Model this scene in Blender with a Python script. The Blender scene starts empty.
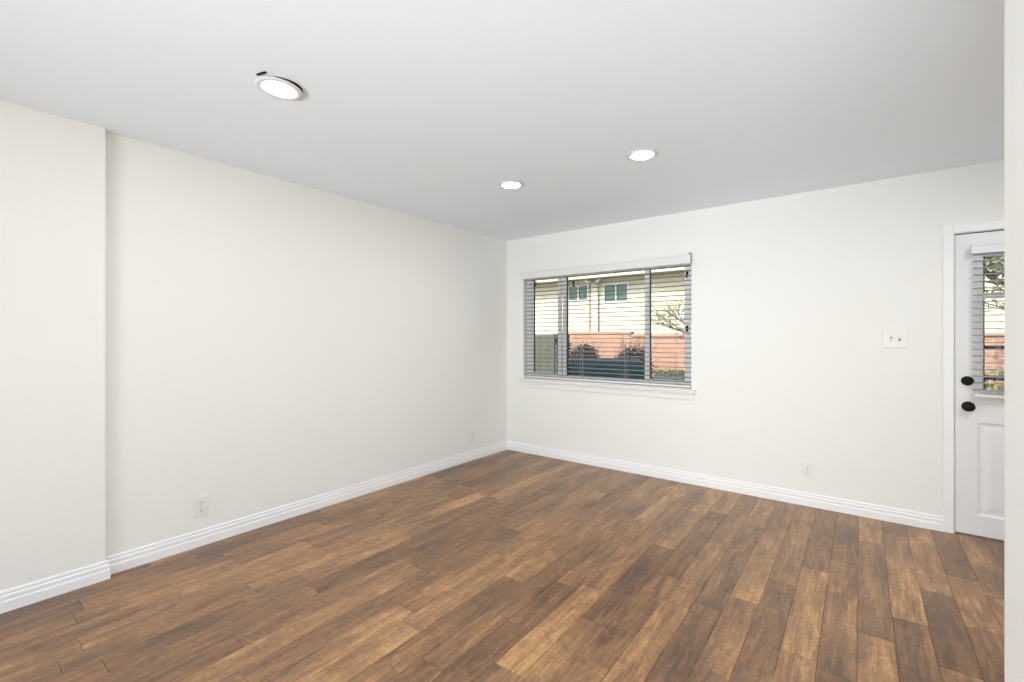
import bpy, bmesh, math, random
from mathutils import Vector, Matrix

random.seed(7)
SC = bpy.context.scene
COL = SC.collection
R = math.radians

# ------------------------------------------------------------------ camera
F_PX, CY, YAW = 455.426, 337.70, 0.653142
CAM = Vector((3.29658, -4.21038, 1.30622))
cd = bpy.data.cameras.new('camera')
cd.sensor_fit = 'HORIZONTAL'
cd.sensor_width = 36.0
cd.lens = 36.0 * F_PX / 1024.0
cd.shift_y = -(341.0 - CY) / 1024.0
cd.clip_start = 0.02
cd.clip_end = 300
cam = bpy.data.objects.new('camera', cd)
COL.objects.link(cam)
cam.location = CAM
cam.rotation_euler = (math.pi / 2, 0, YAW)
SC.camera = cam

# ------------------------------------------------------------------ view, sky, sun, fill lamp
SC.view_settings.view_transform = 'Standard'
SC.view_settings.look = 'None'
SC.view_settings.exposure = 0.0
SC.view_settings.gamma = 1.0
SC.view_settings.use_curve_mapping = False
SC.cycles.max_bounces = 14
SC.cycles.diffuse_bounces = 8
SC.cycles.glossy_bounces = 6
SC.cycles.transparent_max_bounces = 16
SC.cycles.use_denoising = True

SKY_STRENGTH = 0.6
SUN_STRENGTH = 7.6
FILL_WATTS = 85.0          # unseen fill lamp behind the camera, added to brighten walls and ceiling
FILL_TILT = 24.0
FILL_SPREAD = 100.0
LED = 124.0                 # lens brightness of the downlights
LED_FILL = 385.0            # added fill lamp behind the pier, never in view

w = bpy.data.worlds.new('sky')
SC.world = w
w.use_nodes = True
nt = w.node_tree
nt.nodes.clear()
sky = nt.nodes.new('ShaderNodeTexSky')
sky.sky_type = 'NISHITA'
sky.sun_disc = False
sky.sun_elevation = R(46)
sky.sun_rotation = R(200)
sky.air_density = 1.0
sky.dust_density = 3.0
bg = nt.nodes.new('ShaderNodeBackground')
bg.inputs['Strength'].default_value = SKY_STRENGTH
wo = nt.nodes.new('ShaderNodeOutputWorld')
nt.links.new(sky.outputs[0], bg.inputs[0])
nt.links.new(bg.outputs[0], wo.inputs[0])

sl = bpy.data.lights.new('sun', 'SUN')
sl.energy = SUN_STRENGTH
sl.color = (1.0, 0.95, 0.86)
sl.angle = R(0.53)
sun = bpy.data.objects.new('sun', sl)
COL.objects.link(sun)
sun_dir = Vector((0.42, 0.72, -0.74)).normalized()          # the way the light travels
sun.rotation_euler = sun_dir.to_track_quat('-Z', 'Y').to_euler()
sun.location = (-6, -10, 14)

H = 2.44                                                    # ceiling
Y_REAR, X_RIGHT = -7.2, 5.2
REAR_X0, REAR_X1, REAR_Z1 = 1.6, 4.9, 2.12                     # added rear opening behind the fill lamp, out of view
al = bpy.data.lights.new('rear_fill', 'AREA')
al.shape = 'RECTANGLE'
al.size = REAR_X1 - REAR_X0 - 0.1
al.size_y = 1.1
al.energy = FILL_WATTS
al.color = (0.87, 0.95, 1.0)
al.spread = R(FILL_SPREAD)
fill = bpy.data.objects.new('rear_fill', al)
COL.objects.link(fill)
fill.location = ((REAR_X0 + REAR_X1) / 2, Y_REAR + 0.30, 0.62)
fill.rotation_euler = (R(90 + FILL_TILT), 0, 0)                     # faces +y and up, to lift the ceiling

# ------------------------------------------------------------------ materials
def pbr(name, color, rough=0.6, metal=0.0, spec=0.5):
    m = bpy.data.materials.new(name)
    m.use_nodes = True
    b = m.node_tree.nodes['Principled BSDF']
    b.inputs['Base Color'].default_value = (*color, 1)
    b.inputs['Roughness'].default_value = rough
    b.inputs['Metallic'].default_value = metal
    b.inputs['Specular IOR Level'].default_value = spec
    return m

def N(m, t, **kw):
    n = m.node_tree.nodes.new(t)
    for k, v in kw.items():
        if hasattr(n, k):
            setattr(n, k, v)
        else:
            n.inputs[k].default_value = v
    return n

def L(m, a, b):
    m.node_tree.links.new(a, b)

def bump(m, scale, dist, strength=1.0, detail=3.0, stretch=None):
    b = m.node_tree.nodes['Principled BSDF']
    tc = N(m, 'ShaderNodeTexCoord')
    mp = N(m, 'ShaderNodeMapping')
    if stretch:
        mp.inputs['Scale'].default_value = stretch
    nz = N(m, 'ShaderNodeTexNoise', Scale=scale, Detail=detail)
    bp = N(m, 'ShaderNodeBump', Strength=strength, Distance=dist)
    L(m, tc.outputs['Object'], mp.inputs['Vector'])
    L(m, mp.outputs[0], nz.inputs['Vector'])
    L(m, nz.outputs['Fac'], bp.inputs['Height'])
    L(m, bp.outputs[0], b.inputs['Normal'])
    return m

def mottled(name, c1, c2, scale, rough=0.8, bdist=0.004, detail=5):
    m = pbr(name, c1, rough)
    b = m.node_tree.nodes['Principled BSDF']
    tc = N(m, 'ShaderNodeTexCoord')
    nz = N(m, 'ShaderNodeTexNoise', Scale=scale, Detail=detail)
    cr = N(m, 'ShaderNodeValToRGB')
    cr.color_ramp.elements[0].position = 0.35
    cr.color_ramp.elements[1].position = 0.65
    cr.color_ramp.elements[0].color = (*c1, 1)
    cr.color_ramp.elements[1].color = (*c2, 1)
    bp = N(m, 'ShaderNodeBump', Strength=0.6, Distance=bdist)
    L(m, tc.outputs['Object'], nz.inputs['Vector'])
    L(m, nz.outputs['Fac'], cr.inputs['Fac'])
    L(m, cr.outputs[0], b.inputs['Base Color'])
    L(m, nz.outputs['Fac'], bp.inputs['Height'])
    L(m, bp.outputs[0], b.inputs['Normal'])
    return m

M = {}
M['wall'] = bump(pbr('wall_paint', (0.854, 0.855, 0.828), 0.75, spec=0.25), 90, 0.0006, 0.35)
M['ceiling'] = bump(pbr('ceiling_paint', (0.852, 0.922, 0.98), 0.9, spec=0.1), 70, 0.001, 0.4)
M['trim'] = bump(pbr('trim_gloss_white', (0.895, 0.90, 0.91), 0.35, spec=0.4), 25, 0.0003, 0.2)
M['door'] = bump(pbr('door_white', (0.815, 0.82, 0.835), 0.4, spec=0.4), 18, 0.0004, 0.2, stretch=(3, 3, 0.6))
M['vinyl'] = pbr('window_vinyl', (0.86, 0.86, 0.85), 0.45)
M['slat'] = bump(pbr('blind_slat_backlit', (0.225, 0.218, 0.205), 0.5), 30, 0.0002, 0.2, stretch=(0.3, 3, 3))  # grey puts the shade of backlit off-white slats into the colour
M['valance'] = pbr('blind_valance', (0.78, 0.775, 0.75), 0.45)
M['door_slat'] = pbr('door_blind_slat_backlit', (0.40, 0.39, 0.37), 0.5)  # darkened too, so these slats read as backlit
M['cord'] = pbr('blind_cord', (0.5, 0.48, 0.43), 0.9)
M['plate'] = pbr('plate_plastic', (0.82, 0.815, 0.79), 0.35)
M['slot'] = pbr('dark_slot', (0.05, 0.045, 0.04), 0.6)
M['gap_dark'] = pbr('dark_gap_strip', (0.02, 0.02, 0.02), 0.7)  # near-black; its window and door-gap strips stand in for shade
M['black'] = bump(pbr('black_hardware', (0.004, 0.004, 0.004), 0.5, spec=0.25), 60, 0.0003, 0.2)
M['steel'] = pbr('bracket_steel', (0.35, 0.34, 0.32), 0.35, 0.9)
M['led_trim'] = pbr('led_trim', (0.72, 0.72, 0.72), 0.5)
M['can'] = pbr('can_inside', (0.05, 0.05, 0.05), 0.6)
M['alu'] = pbr('clip_aluminium', (0.3, 0.3, 0.3), 0.4, 0.8)

def emissive(name, color, strength):
    m = pbr(name, (0.9, 0.9, 0.9), 0.5)
    b = m.node_tree.nodes['Principled BSDF']
    b.inputs['Emission Color'].default_value = (*color, 1)
    b.inputs['Emission Strength'].default_value = strength
    return m
M['led'] = emissive('led_lens', (0.96, 0.975, 1.0), LED)
M['led_fill'] = emissive('led_lens_fill', (0.96, 0.975, 1.0), LED_FILL)

def glass(name, tint=(1, 1, 1)):
    m = bpy.data.materials.new(name)
    m.use_nodes = True
    t = m.node_tree
    t.nodes.clear()
    out = t.nodes.new('ShaderNodeOutputMaterial')
    tr = t.nodes.new('ShaderNodeBsdfTransparent')
    tr.inputs[0].default_value = (*tint, 1)
    gl = t.nodes.new('ShaderNodeBsdfGlossy')
    gl.inputs['Roughness'].default_value = 0.01
    fr = t.nodes.new('ShaderNodeFresnel')
    fr.inputs['IOR'].default_value = 1.4
    mx = t.nodes.new('ShaderNodeMixShader')
    t.links.new(fr.outputs[0], mx.inputs[0])
    t.links.new(tr.outputs[0], mx.inputs[1])
    t.links.new(gl.outputs[0], mx.inputs[2])
    t.links.new(mx.outputs[0], out.inputs[0])
    return m
M['glass'] = glass('clear_glass', (0.96, 0.98, 0.97))

def floor_material():
    m = pbr('hickory_planks', (0.3, 0.17, 0.08), 0.4)
    b = m.node_tree.nodes['Principled BSDF']
    tc = N(m, 'ShaderNodeTexCoord')
    at = N(m, 'ShaderNodeAttribute', attribute_name='plank')
    sp = N(m, 'ShaderNodeSeparateColor')
    L(m, at.outputs['Color'], sp.inputs[0])
    off = N(m, 'ShaderNodeCombineXYZ')
    def math_(op, a, bb, clamp=False):
        n = N(m, 'ShaderNodeMath', operation=op)
        n.use_clamp = clamp
        for i, v in enumerate((a, bb)):
            if isinstance(v, (int, float)):
                n.inputs[i].default_value = v
            elif v is not None:
                L(m, v, n.inputs[i])
        return n.outputs[0]
    L(m, math_('MULTIPLY', sp.outputs[1], 37.0), off.inputs[0])
    L(m, math_('MULTIPLY', sp.outputs[2], 53.0), off.inputs[1])
    L(m, math_('MULTIPLY', sp.outputs[1], 11.0), off.inputs[2])
    add = N(m, 'ShaderNodeVectorMath', operation='ADD')
    L(m, tc.outputs['Object'], add.inputs[0])
    L(m, off.outputs[0], add.inputs[1])
    def noise(sx, sy, scale, detail, dist=0.0, rough=0.55):
        mp = N(m, 'ShaderNodeMapping')
        mp.inputs['Scale'].default_value = (sx, sy, 1)
        L(m, add.outputs[0], mp.inputs['Vector'])
        n = N(m, 'ShaderNodeTexNoise', Scale=scale, Detail=detail, Distortion=dist, Roughness=rough)
        L(m, mp.outputs[0], n.inputs['Vector'])
        return n.outputs['Fac']
    broad = noise(7.5, 1.3, 1.4, 4, 1.3)
    streak = noise(46.0, 3.0, 1.2, 5, 1.0)
    fine = noise(170.0, 14.0, 1.0, 5, 0.6, 0.75)
    chat = noise(16.0, 20.0, 1.0, 3, 1.5)
    # tone
    s1 = math_('MULTIPLY', math_('SUBTRACT', broad, 0.5), 1.1)
    s2 = math_('MULTIPLY', math_('SUBTRACT', streak, 0.5), 1.0)
    s3 = math_('MULTIPLY', math_('SUBTRACT', fine, 0.5), 1.0)
    s4 = math_('MULTIPLY', math_('SUBTRACT', chat, 0.5), 0.6)
    v = math_('ADD', math_('ADD', math_('ADD', sp.outputs[0], s1), math_('ADD', s2, s3)), s4, True)
    cr = N(m, 'ShaderNodeValToRGB')
    e = cr.color_ramp.elements
    e[0].position, e[0].color = 0.0, (0.100, 0.051, 0.026, 1)
    e[1].position, e[1].color = 1.0, (0.58, 0.32, 0.13, 1)
    for p, c in ((0.25, (0.168, 0.087, 0.042)), (0.5, (0.262, 0.137, 0.063)), (0.75, (0.385, 0.204, 0.087))):
        x = e.new(p)
        x.color = (*c, 1)
    L(m, v, cr.inputs[0])
    # knots and mineral streaks
    mpk = N(m, 'ShaderNodeMapping')
    mpk.inputs['Scale'].default_value = (5.2, 1.7, 1)
    L(m, add.outputs[0], mpk.inputs['Vector'])
    dn = N(m, 'ShaderNodeTexNoise', Scale=2.2, Detail=4)
    L(m, mpk.outputs[0], dn.inputs['Vector'])
    mixv = N(m, 'ShaderNodeMix', data_type='VECTOR')
    mixv.inputs[0].default_value = 0.22
    L(m, mpk.outputs[0], mixv.inputs[4])
    L(m, dn.outputs['Color'], mixv.inputs[5])
    vo = N(m, 'ShaderNodeTexVoronoi', Scale=1.05)
    L(m, mixv.outputs[1], vo.inputs['Vector'])
    kr = N(m, 'ShaderNodeValToRGB')
    kr.color_ramp.elements[0].position = 0.12
    kr.color_ramp.elements[0].color = (1, 1, 1, 1)
    kr.color_ramp.elements[1].position = 0.46
    kr.color_ramp.elements[1].color = (0, 0, 0, 1)
    L(m, vo.outputs['Distance'], kr.inputs[0])
    gate = N(m, 'ShaderNodeValToRGB')
    gate.color_ramp.elements[0].position = 0.42
    gate.color_ramp.elements[1].position = 0.56
    L(m, streak, gate.inputs[0])
    kf = math_('MULTIPLY', math_('MULTIPLY', kr.outputs[0], gate.outputs[0]), 0.8, True)
    mk = N(m, 'ShaderNodeMix', data_type='RGBA')
    L(m, kf, mk.inputs[0])
    L(m, cr.outputs[0], mk.inputs[6])
    mk.inputs[7].default_value = (0.068, 0.046, 0.038, 1)
    L(m, mk.outputs[2], b.inputs['Base Color'])
    # hand scraped surface
    hgt = math_('ADD', math_('MULTIPLY', chat, 0.6), math_('ADD', math_('MULTIPLY', streak, 0.7), math_('MULTIPLY', fine, 0.5)))
    bp = N(m, 'ShaderNodeBump', Strength=0.5, Distance=0.0022)
    L(m, hgt, bp.inputs['Height'])
    L(m, bp.outputs[0], b.inputs['Normal'])
    ro = math_('ADD', math_('MULTIPLY', fine, 0.16), 0.26)
    L(m, ro, b.inputs['Roughness'])
    b.inputs['Specular IOR Level'].default_value = 0.5
    b.inputs['Coat Weight'].default_value = 0.05
    b.inputs['Coat Roughness'].default_value = 0.22
    return m
M['floor'] = floor_material()
M['groove'] = pbr('groove_dark', (0.05, 0.032, 0.022), 0.8)

# outdoors
M['stucco'] = bump(pbr('cream_stucco', (0.42, 0.395, 0.295), 0.9), 30, 0.004, 0.4)
M['fascia'] = pbr('cream_fascia', (0.46, 0.42, 0.32), 0.7)
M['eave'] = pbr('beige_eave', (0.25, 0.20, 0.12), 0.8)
M['roofing'] = mottled('roof_shingle', (0.10, 0.085, 0.072), (0.16, 0.135, 0.115), 8)
M['teal_glass'] = pbr('teal_window_glass', (0.03, 0.075, 0.07), 0.1, spec=0.25)
M['white_paint'] = pbr('white_paint_outside', (0.5, 0.5, 0.48), 0.5)
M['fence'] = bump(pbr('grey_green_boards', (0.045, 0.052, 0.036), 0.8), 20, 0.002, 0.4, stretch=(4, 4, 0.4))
M['car'] = pbr('dark_teal_car_paint', (0.003, 0.009, 0.009), 0.5, spec=0.05)
M['car_glass'] = pbr('car_glass', (0.003, 0.009, 0.009), 0.3, spec=0.05)
M['tire'] = pbr('tire', (0.015, 0.015, 0.015), 0.8)
M['rim'] = pbr('wheel_rim', (0.45, 0.45, 0.46), 0.3, 0.9)
M['red_lamp'] = pbr('red_lamp_lens', (0.25, 0.01, 0.01), 0.15)
M['paving'] = mottled('grey_paving', (0.19, 0.185, 0.17), (0.26, 0.25, 0.23), 3)
M['leaf_dark'] = mottled('leaf_dark', (0.005, 0.0042, 0.004), (0.013, 0.008, 0.008), 9)
M['leaf_green'] = mottled('leaf_green', (0.03, 0.055, 0.01), (0.085, 0.115, 0.028), 9)
M['leaf_yellow'] = mottled('leaf_yellow', (0.12, 0.14, 0.022), (0.23, 0.22, 0.055), 9)
M['bark'] = mottled('bark', (0.06, 0.045, 0.03), (0.12, 0.095, 0.065), 20)
M['twig'] = mottled('twig', (0.010, 0.007, 0.006), (0.022, 0.015, 0.012), 20)
M['rail'] = pbr('dark_rail_paint', (0.015, 0.012, 0.012), 0.45)

def brick_material():
    m = pbr('pink_brick', (0.5, 0.25, 0.17), 0.9)
    b = m.node_tree.nodes['Principled BSDF']
    tc = N(m, 'ShaderNodeTexCoord')
    mp = N(m, 'ShaderNodeMapping')
    mp.inputs['Rotation'].default_value = (R(90), 0, 0)
    br = N(m, 'ShaderNodeTexBrick', Scale=1.0)
    br.inputs['Color1'].default_value = (0.25, 0.112, 0.068, 1)
    br.inputs['Color2'].default_value = (0.31, 0.16, 0.105, 1)
    br.inputs['Mortar'].default_value = (0.29, 0.235, 0.18, 1)
    br.inputs['Mortar Size'].default_value = 0.006
    br.inputs['Brick Width'].default_value = 0.215
    br.inputs['Row Height'].default_value = 0.075
    bp = N(m, 'ShaderNodeBump', Strength=0.5, Distance=0.004)
    bp.invert = True
    L(m, tc.outputs['Object'], mp.inputs[0])
    L(m, mp.outputs[0], br.inputs['Vector'])
    L(m, br.outputs['Color'], b.inputs['Base Color'])
    L(m, br.outputs['Fac'], bp.inputs['Height'])
    L(m, bp.outputs[0], b.inputs['Normal'])
    return m
M['brick'] = brick_material()

# ------------------------------------------------------------------ mesh helpers
def link(name, me, parent=None):
    o = bpy.data.objects.new(name, me)
    COL.objects.link(o)
    if parent is not None:
        o.parent = parent
    return o

def obj(name, bm, mats, parent=None, smooth=False, bevel=0.0, seg=2):
    me = bpy.data.meshes.new(name)
    bmesh.ops.recalc_face_normals(bm, faces=bm.faces[:])
    bm.to_mesh(me)
    bm.free()
    for m in (mats if isinstance(mats, (list, tuple)) else [mats]):
        me.materials.append(m)
    if smooth:
        me.polygons.foreach_set('use_smooth', [True] * len(me.polygons))
        me.set_sharp_from_angle(angle=R(40))
    o = link(name, me, parent)
    if bevel > 0:
        b = o.modifiers.new('bevel', 'BEVEL')
        b.width = bevel
        b.segments = seg
        b.limit_method = 'ANGLE'
        b.harden_normals = False
    return o

def empty(name, loc=(0, 0, 0)):
    o = bpy.data.objects.new(name, None)
    COL.objects.link(o)
    o.location = loc
    o.empty_display_size = 0.1
    return o

def tag(o, label=None, cat=None, group=None, kind=None):
    if label: o['label'] = label
    if cat: o['category'] = cat
    if group: o['group'] = group
    if kind: o['kind'] = kind
    return o

def new():
    return bmesh.new()

def box(bm, x0, x1, y0, y1, z0, z1, mat=0, M4=None):
    c = [(x, y, z) for x in (x0, x1) for y in (y0, y1) for z in (z0, z1)]
    vs = [bm.verts.new(Vector(p) if M4 is None else M4 @ Vector(p)) for p in c]
    for f in ((0, 1, 3, 2), (4, 6, 7, 5), (0, 4, 5, 1), (2, 3, 7, 6), (0, 2, 6, 4), (1, 5, 7, 3)):
        bm.faces.new([vs[i] for i in f]).material_index = mat
    return bm

def lathe(bm, prof, M4=None, n=32, mat=0, cap=True):
    """prof: list of (r, h) around local z; M4 places it."""
    M4 = M4 or Matrix()
    rings = []
    for r, h in prof:
        if r < 1e-6:
            rings.append([bm.verts.new(M4 @ Vector((0, 0, h)))])
        else:
            rings.append([bm.verts.new(M4 @ Vector((r * math.cos(2 * math.pi * i / n), r * math.sin(2 * math.pi * i / n), h))) for i in range(n)])
    for a, b in zip(rings, rings[1:]):
        for i in range(n):
            j = (i + 1) % n
            if len(a) == 1 and len(b) == 1:
                continue
            if len(a) == 1:
                bm.faces.new((a[0], b[i], b[j])).material_index = mat
            elif len(b) == 1:
                bm.faces.new((a[i], a[j], b[0])).material_index = mat
            else:
                bm.faces.new((a[i], a[j], b[j], b[i])).material_index = mat
    if cap:
        for rg in (rings[0], rings[-1]):
            if len(rg) > 2:
                bm.faces.new(rg).material_index = mat
    return bm

def tube(bm, pts, radii, n=6, mat=0):
    pts = [Vector(p) for p in pts]
    if isinstance(radii, (int, float)):
        radii = [radii] * len(pts)
    rings = []
    for i, p in enumerate(pts):
        d = (pts[min(i + 1, len(pts) - 1)] - pts[max(i - 1, 0)]).normalized()
        u = d.cross(Vector((0.13, 0.21, 0.97)))
        if u.length < 0.05:
            u = d.cross(Vector((1, 0.2, 0)))
        u.normalize()
        v = d.cross(u)
        rings.append([bm.verts.new(p + (u * math.cos(2 * math.pi * k / n) + v * math.sin(2 * math.pi * k / n)) * radii[i]) for k in range(n)])
    for a, b in zip(rings, rings[1:]):
        for i in range(n):
            j = (i + 1) % n
            bm.faces.new((a[i], a[j], b[j], b[i])).material_index = mat
    bm.faces.new(rings[0]).material_index = mat
    bm.faces.new(rings[-1]).material_index = mat
    return bm

def sweep(bm, path, prof):
    """path: 2D points; profile (d, z): d is the distance to the left of the walking direction; mitred corners."""
    P = [Vector(p) for p in path]
    secs = []
    for i, p in enumerate(P):
        dirs = []
        if i > 0: dirs.append((P[i] - P[i - 1]).normalized())
        if i < len(P) - 1: dirs.append((P[i + 1] - P[i]).normalized())
        ns = [Vector((-d.y, d.x)) for d in dirs]
        nn = sum(ns, Vector((0, 0)))
        nn = nn / nn.dot(ns[0])
        secs.append([bm.verts.new((p.x + nn.x * d, p.y + nn.y * d, z)) for d, z in prof])
    k = len(prof)
    for a, b in zip(secs, secs[1:]):
        for i in range(k):
            j = (i + 1) % k
            bm.faces.new((a[i], a[j], b[j], b[i]))
    bm.faces.new(secs[0])
    bm.faces.new(secs[-1])
    return bm

def struct(name, bm, mats, parent=None, **kw):
    o = obj(name, bm, mats, parent, **kw)
    if parent is None:
        o['kind'] = 'structure'
    return o

def wall_with_holes(bm, u0, u1, z0, z1, holes, put):
    """boxes around rectangular holes; put(bm, ua, ub, za, zb) adds one box."""
    us = sorted({u0, u1, *[h[0] for h in holes], *[h[1] for h in holes]})
    zs = sorted({z0, z1, *[h[2] for h in holes], *[h[3] for h in holes]})
    for a, b in zip(us, us[1:]):
        for c, d in zip(zs, zs[1:]):
            mu, mz = (a + b) / 2, (c + d) / 2
            if not any(h[0] < mu < h[1] and h[2] < mz < h[3] for h in holes):
                put(bm, a, b, c, d)

# ------------------------------------------------------------------ room shell
G = -0.5                                                    # ground outside
WIN = (0.240, 2.095, 0.845, 2.03)
DOOR = (3.775, 4.735, 0.0, 2.012)
T = 0.15

bm = new()
wall_with_holes(bm, -0.2, X_RIGHT + 0.2, G, H, [WIN, DOOR], lambda b, a, c, z0, z1: box(b, a, c, 0, T, z0, z1))
bmesh.ops.remove_doubles(bm, verts=bm.verts[:], dist=1e-5)
# drop the faces shared by neighbouring boxes
bm.verts.index_update()
seen = {}
for f in bm.faces:
    seen.setdefault(tuple(sorted(v.index for v in f.verts)), []).append(f)
bmesh.ops.delete(bm, geom=[f for fs in seen.values() if len(fs) > 1 for f in fs], context='FACES_ONLY')
struct('wall_back', bm, M['wall'])

struct('wall_left', box(new(), -0.2, 0.0, Y_REAR - 0.15, 0, G, H), M['wall'])
PX, PY = 0.05, -3.588                                       # the thicker stretch of the left wall
struct('wall_projection', box(new(), -0.02, PX, Y_REAR, PY, 0, H), M['wall'], bevel=0.004)
struct('wall_right', box(new(), X_RIGHT, X_RIGHT + 0.2, Y_REAR - 0.15, 0, G, H), M['wall'])
struct('wall_partition', box(new(), 3.543, X_RIGHT, -3.42, -2.78, 0, H), M['wall'], bevel=0.006)
bm = new()
wall_with_holes(bm, 0, X_RIGHT, G, H, [(REAR_X0, REAR_X1, 0.0, REAR_Z1)], lambda b, a, c, z0, z1: box(b, a, c, Y_REAR - 0.15, Y_REAR, z0, z1))
struct('wall_rear', bm, M['wall'])
# unseen door frame, added to give the rear fill lamp a place
wd = empty('added_rear_door', ((REAR_X0 + REAR_X1) / 2, Y_REAR - 0.08, 0))
wd['kind'] = 'structure'
def local(o, bm):
    bmesh.ops.translate(bm, verts=bm.verts[:], vec=-Vector(o.location))
    return bm
bm = new()
for a, c in ((REAR_X0, REAR_X0 + 0.06), (REAR_X1 - 0.06, REAR_X1), (3.21, 3.29)):
    box(bm, a, c, Y_REAR - 0.11, Y_REAR - 0.05, 0, REAR_Z1)
box(bm, REAR_X0, REAR_X1, Y_REAR - 0.11, Y_REAR - 0.05, REAR_Z1 - 0.06, REAR_Z1)
box(bm, REAR_X0, REAR_X1, Y_REAR - 0.11, Y_REAR - 0.05, 0, 0.06)
obj('window_frame', local(wd, bm), M['vinyl'], wd)

# ceiling with the three cut-outs for the downlights
LIGHTS = [(1.213, -3.216), (2.225, -1.485), (1.243, -1.538), (2.22, -3.42), (4.35, -1.45)]
HOLE_SHIFT = [(0.004, 0.010), (0.004, 0.006), (0.003, 0.006), (0, 0), (0, 0)]
HOLE_R = [0.086, 0.080, 0.080, 0.08, 0.08]
bm = new()
s = 0.2
patches = [(x - s, x + s, y - s, y + s) for x, y in LIGHTS]
xs = sorted({-0.2, X_RIGHT + 0.2, *[p[0] for p in patches], *[p[1] for p in patches]})
ys = sorted({Y_REAR - 0.15, T, *[p[2] for p in patches], *[p[3] for p in patches]})
for a, b in zip(xs, xs[1:]):
    for c, d in zip(ys, ys[1:]):
        mx, my = (a + b) / 2, (c + d) / 2
        if any(p[0] < mx < p[1] and p[2] < my < p[3] for p in patches):
            continue
        bm.faces.new([bm.verts.new(q) for q in ((a, c, H), (a, d, H), (b, d, H), (b, c, H))])
NC = 48
for (x, y), (hx, hy), hr in zip(LIGHTS, HOLE_SHIFT, HOLE_R):
    inner, outer = [], []
    for i in range(NC):
        t = 2 * math.pi * i / NC
        ct, st = math.cos(t), math.sin(t)
        k = s / max(abs(ct), abs(st))
        inner.append(bm.verts.new((x + hx + hr * ct, y + hy + hr * st, H)))
        outer.append(bm.verts.new((x + k * ct, y + k * st, H)))
    for i in range(NC):
        j = (i + 1) % NC
        bm.faces.new((inner[i], outer[i], outer[j], inner[j]))
bmesh.ops.remove_doubles(bm, verts=bm.verts[:], dist=1e-5)
# one face grid, all looking down
for f in bm.faces:
    if f.normal.z > 0:
        f.normal_flip()
bm.normal_update()
me = bpy.data.meshes.new('ceiling')
bm.to_mesh(me)
bm.free()
me.materials.append(M['ceiling'])
tag(link('ceiling', me), kind='structure')
bm = new()
box(bm, -0.7, X_RIGHT + 0.7, Y_REAR - 0.6, 0.62, H + 0.13, H + 0.30)
struct('roof', bm, M['fascia'])

# ------------------------------------------------------------------ plank floor
SEAM0, PW = 3.286, 0.1285
def unproj(u, v):                                           # reads a plank joint off the photograph
    fw = Vector((-math.sin(YAW), math.cos(YAW), 0))
    rt = Vector((math.cos(YAW), math.sin(YAW), 0))
    d = fw + rt * ((u - 512) / F_PX) + Vector((0, 0, 1)) * ((CY - v) / F_PX)
    t = -CAM.z / d.z
    return CAM + d * t
JOINTS = [(743, 600), (779, 582), (827, 672), (876, 637), (844, 562), (870, 543), (896, 535), (911, 622), (938, 593),
          (954, 576), (984, 631), (586, 619), (590, 660), (708, 606), (545, 571), (510, 671), (439, 669), (244, 646),
          (303, 635), (318, 592), (251, 587), (77, 623), (109, 673), (184, 596), (746, 525), (666, 484), (402, 606)]
TONES = [(750, 650, .18), (800, 640, .78), (845, 630, .22), (868, 665, .74), (868, 590, .5), (905, 575, .72), (945, 560, .28),
         (975, 560, .66), (1000, 545, .25), (920, 660, .15), (960, 650, .2), (990, 660, .3), (985, 600, .68), (850, 540, .3),
         (830, 575, .55), (730, 650, .55), (700, 640, .33), (640, 600, .55), (610, 640, .36), (560, 650, .58), (720, 560, .5),
         (770, 545, .62), (746, 535, .30), (800, 520, .55), (678, 488, .85), (520, 676, .92), (470, 640, .35), (440, 640, .5),
         (390, 640, .85), (330, 660, .78), (300, 600, .5), (260, 635, .42), (420, 600, .26), (350, 620, .32), (250, 660, .74),
         (200, 640, .6), (380, 580, .72), (330, 570, .68), (540, 540, .5), (480, 560, .6), (100, 600, .5), (60, 650, .62),
         (130, 660, .45), (250, 570, .8), (440, 540, .32), (480, 500, .38), (400, 520, .6)]
rows = {}
row_of = lambda x: math.floor((x - SEAM0) / PW)
jr = {}
for u, v in JOINTS:
    p = unproj(u, v)
    jr.setdefault(row_of(p.x), []).append(p.y)
tr = {}
for u, v, t in TONES:
    p = unproj(u, v)
    tr.setdefault(row_of(p.x), []).append((p.y, t))
rng = random.Random(21)
bm = new()
lay = bm.loops.layers.float_color.new('plank')
GAP, CH = 0.0003, 0.0009
def plank(x0, x1, y0, y1, col):
    a = [(x0 + GAP, y0 + GAP), (x1 - GAP, y0 + GAP), (x1 - GAP, y1 - GAP), (x0 + GAP, y1 - GAP)]
    b = [(x0 + GAP + CH, y0 + GAP + CH), (x1 - GAP - CH, y0 + GAP + CH), (x1 - GAP - CH, y1 - GAP - CH), (x0 + GAP + CH, y1 - GAP - CH)]
    va = [bm.verts.new((x, y, -0.0013)) for x, y in a]
    vb = [bm.verts.new((x, y, 0.0)) for x, y in b]
    vc = [bm.verts.new((x, y, -0.008)) for x, y in a]
    fs = [bm.faces.new(vb)]
    for i in range(4):
        j = (i + 1) % 4
        fs.append(bm.faces.new((va[i], va[j], vb[j], vb[i])))
        fs.append(bm.faces.new((vc[i], vc[j], va[j], va[i])))
    for f in fs:
        for lp in f.loops:
            lp[lay] = (*col, 1)
r0, r1 = row_of(0.0), row_of(X_RIGHT)
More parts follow.
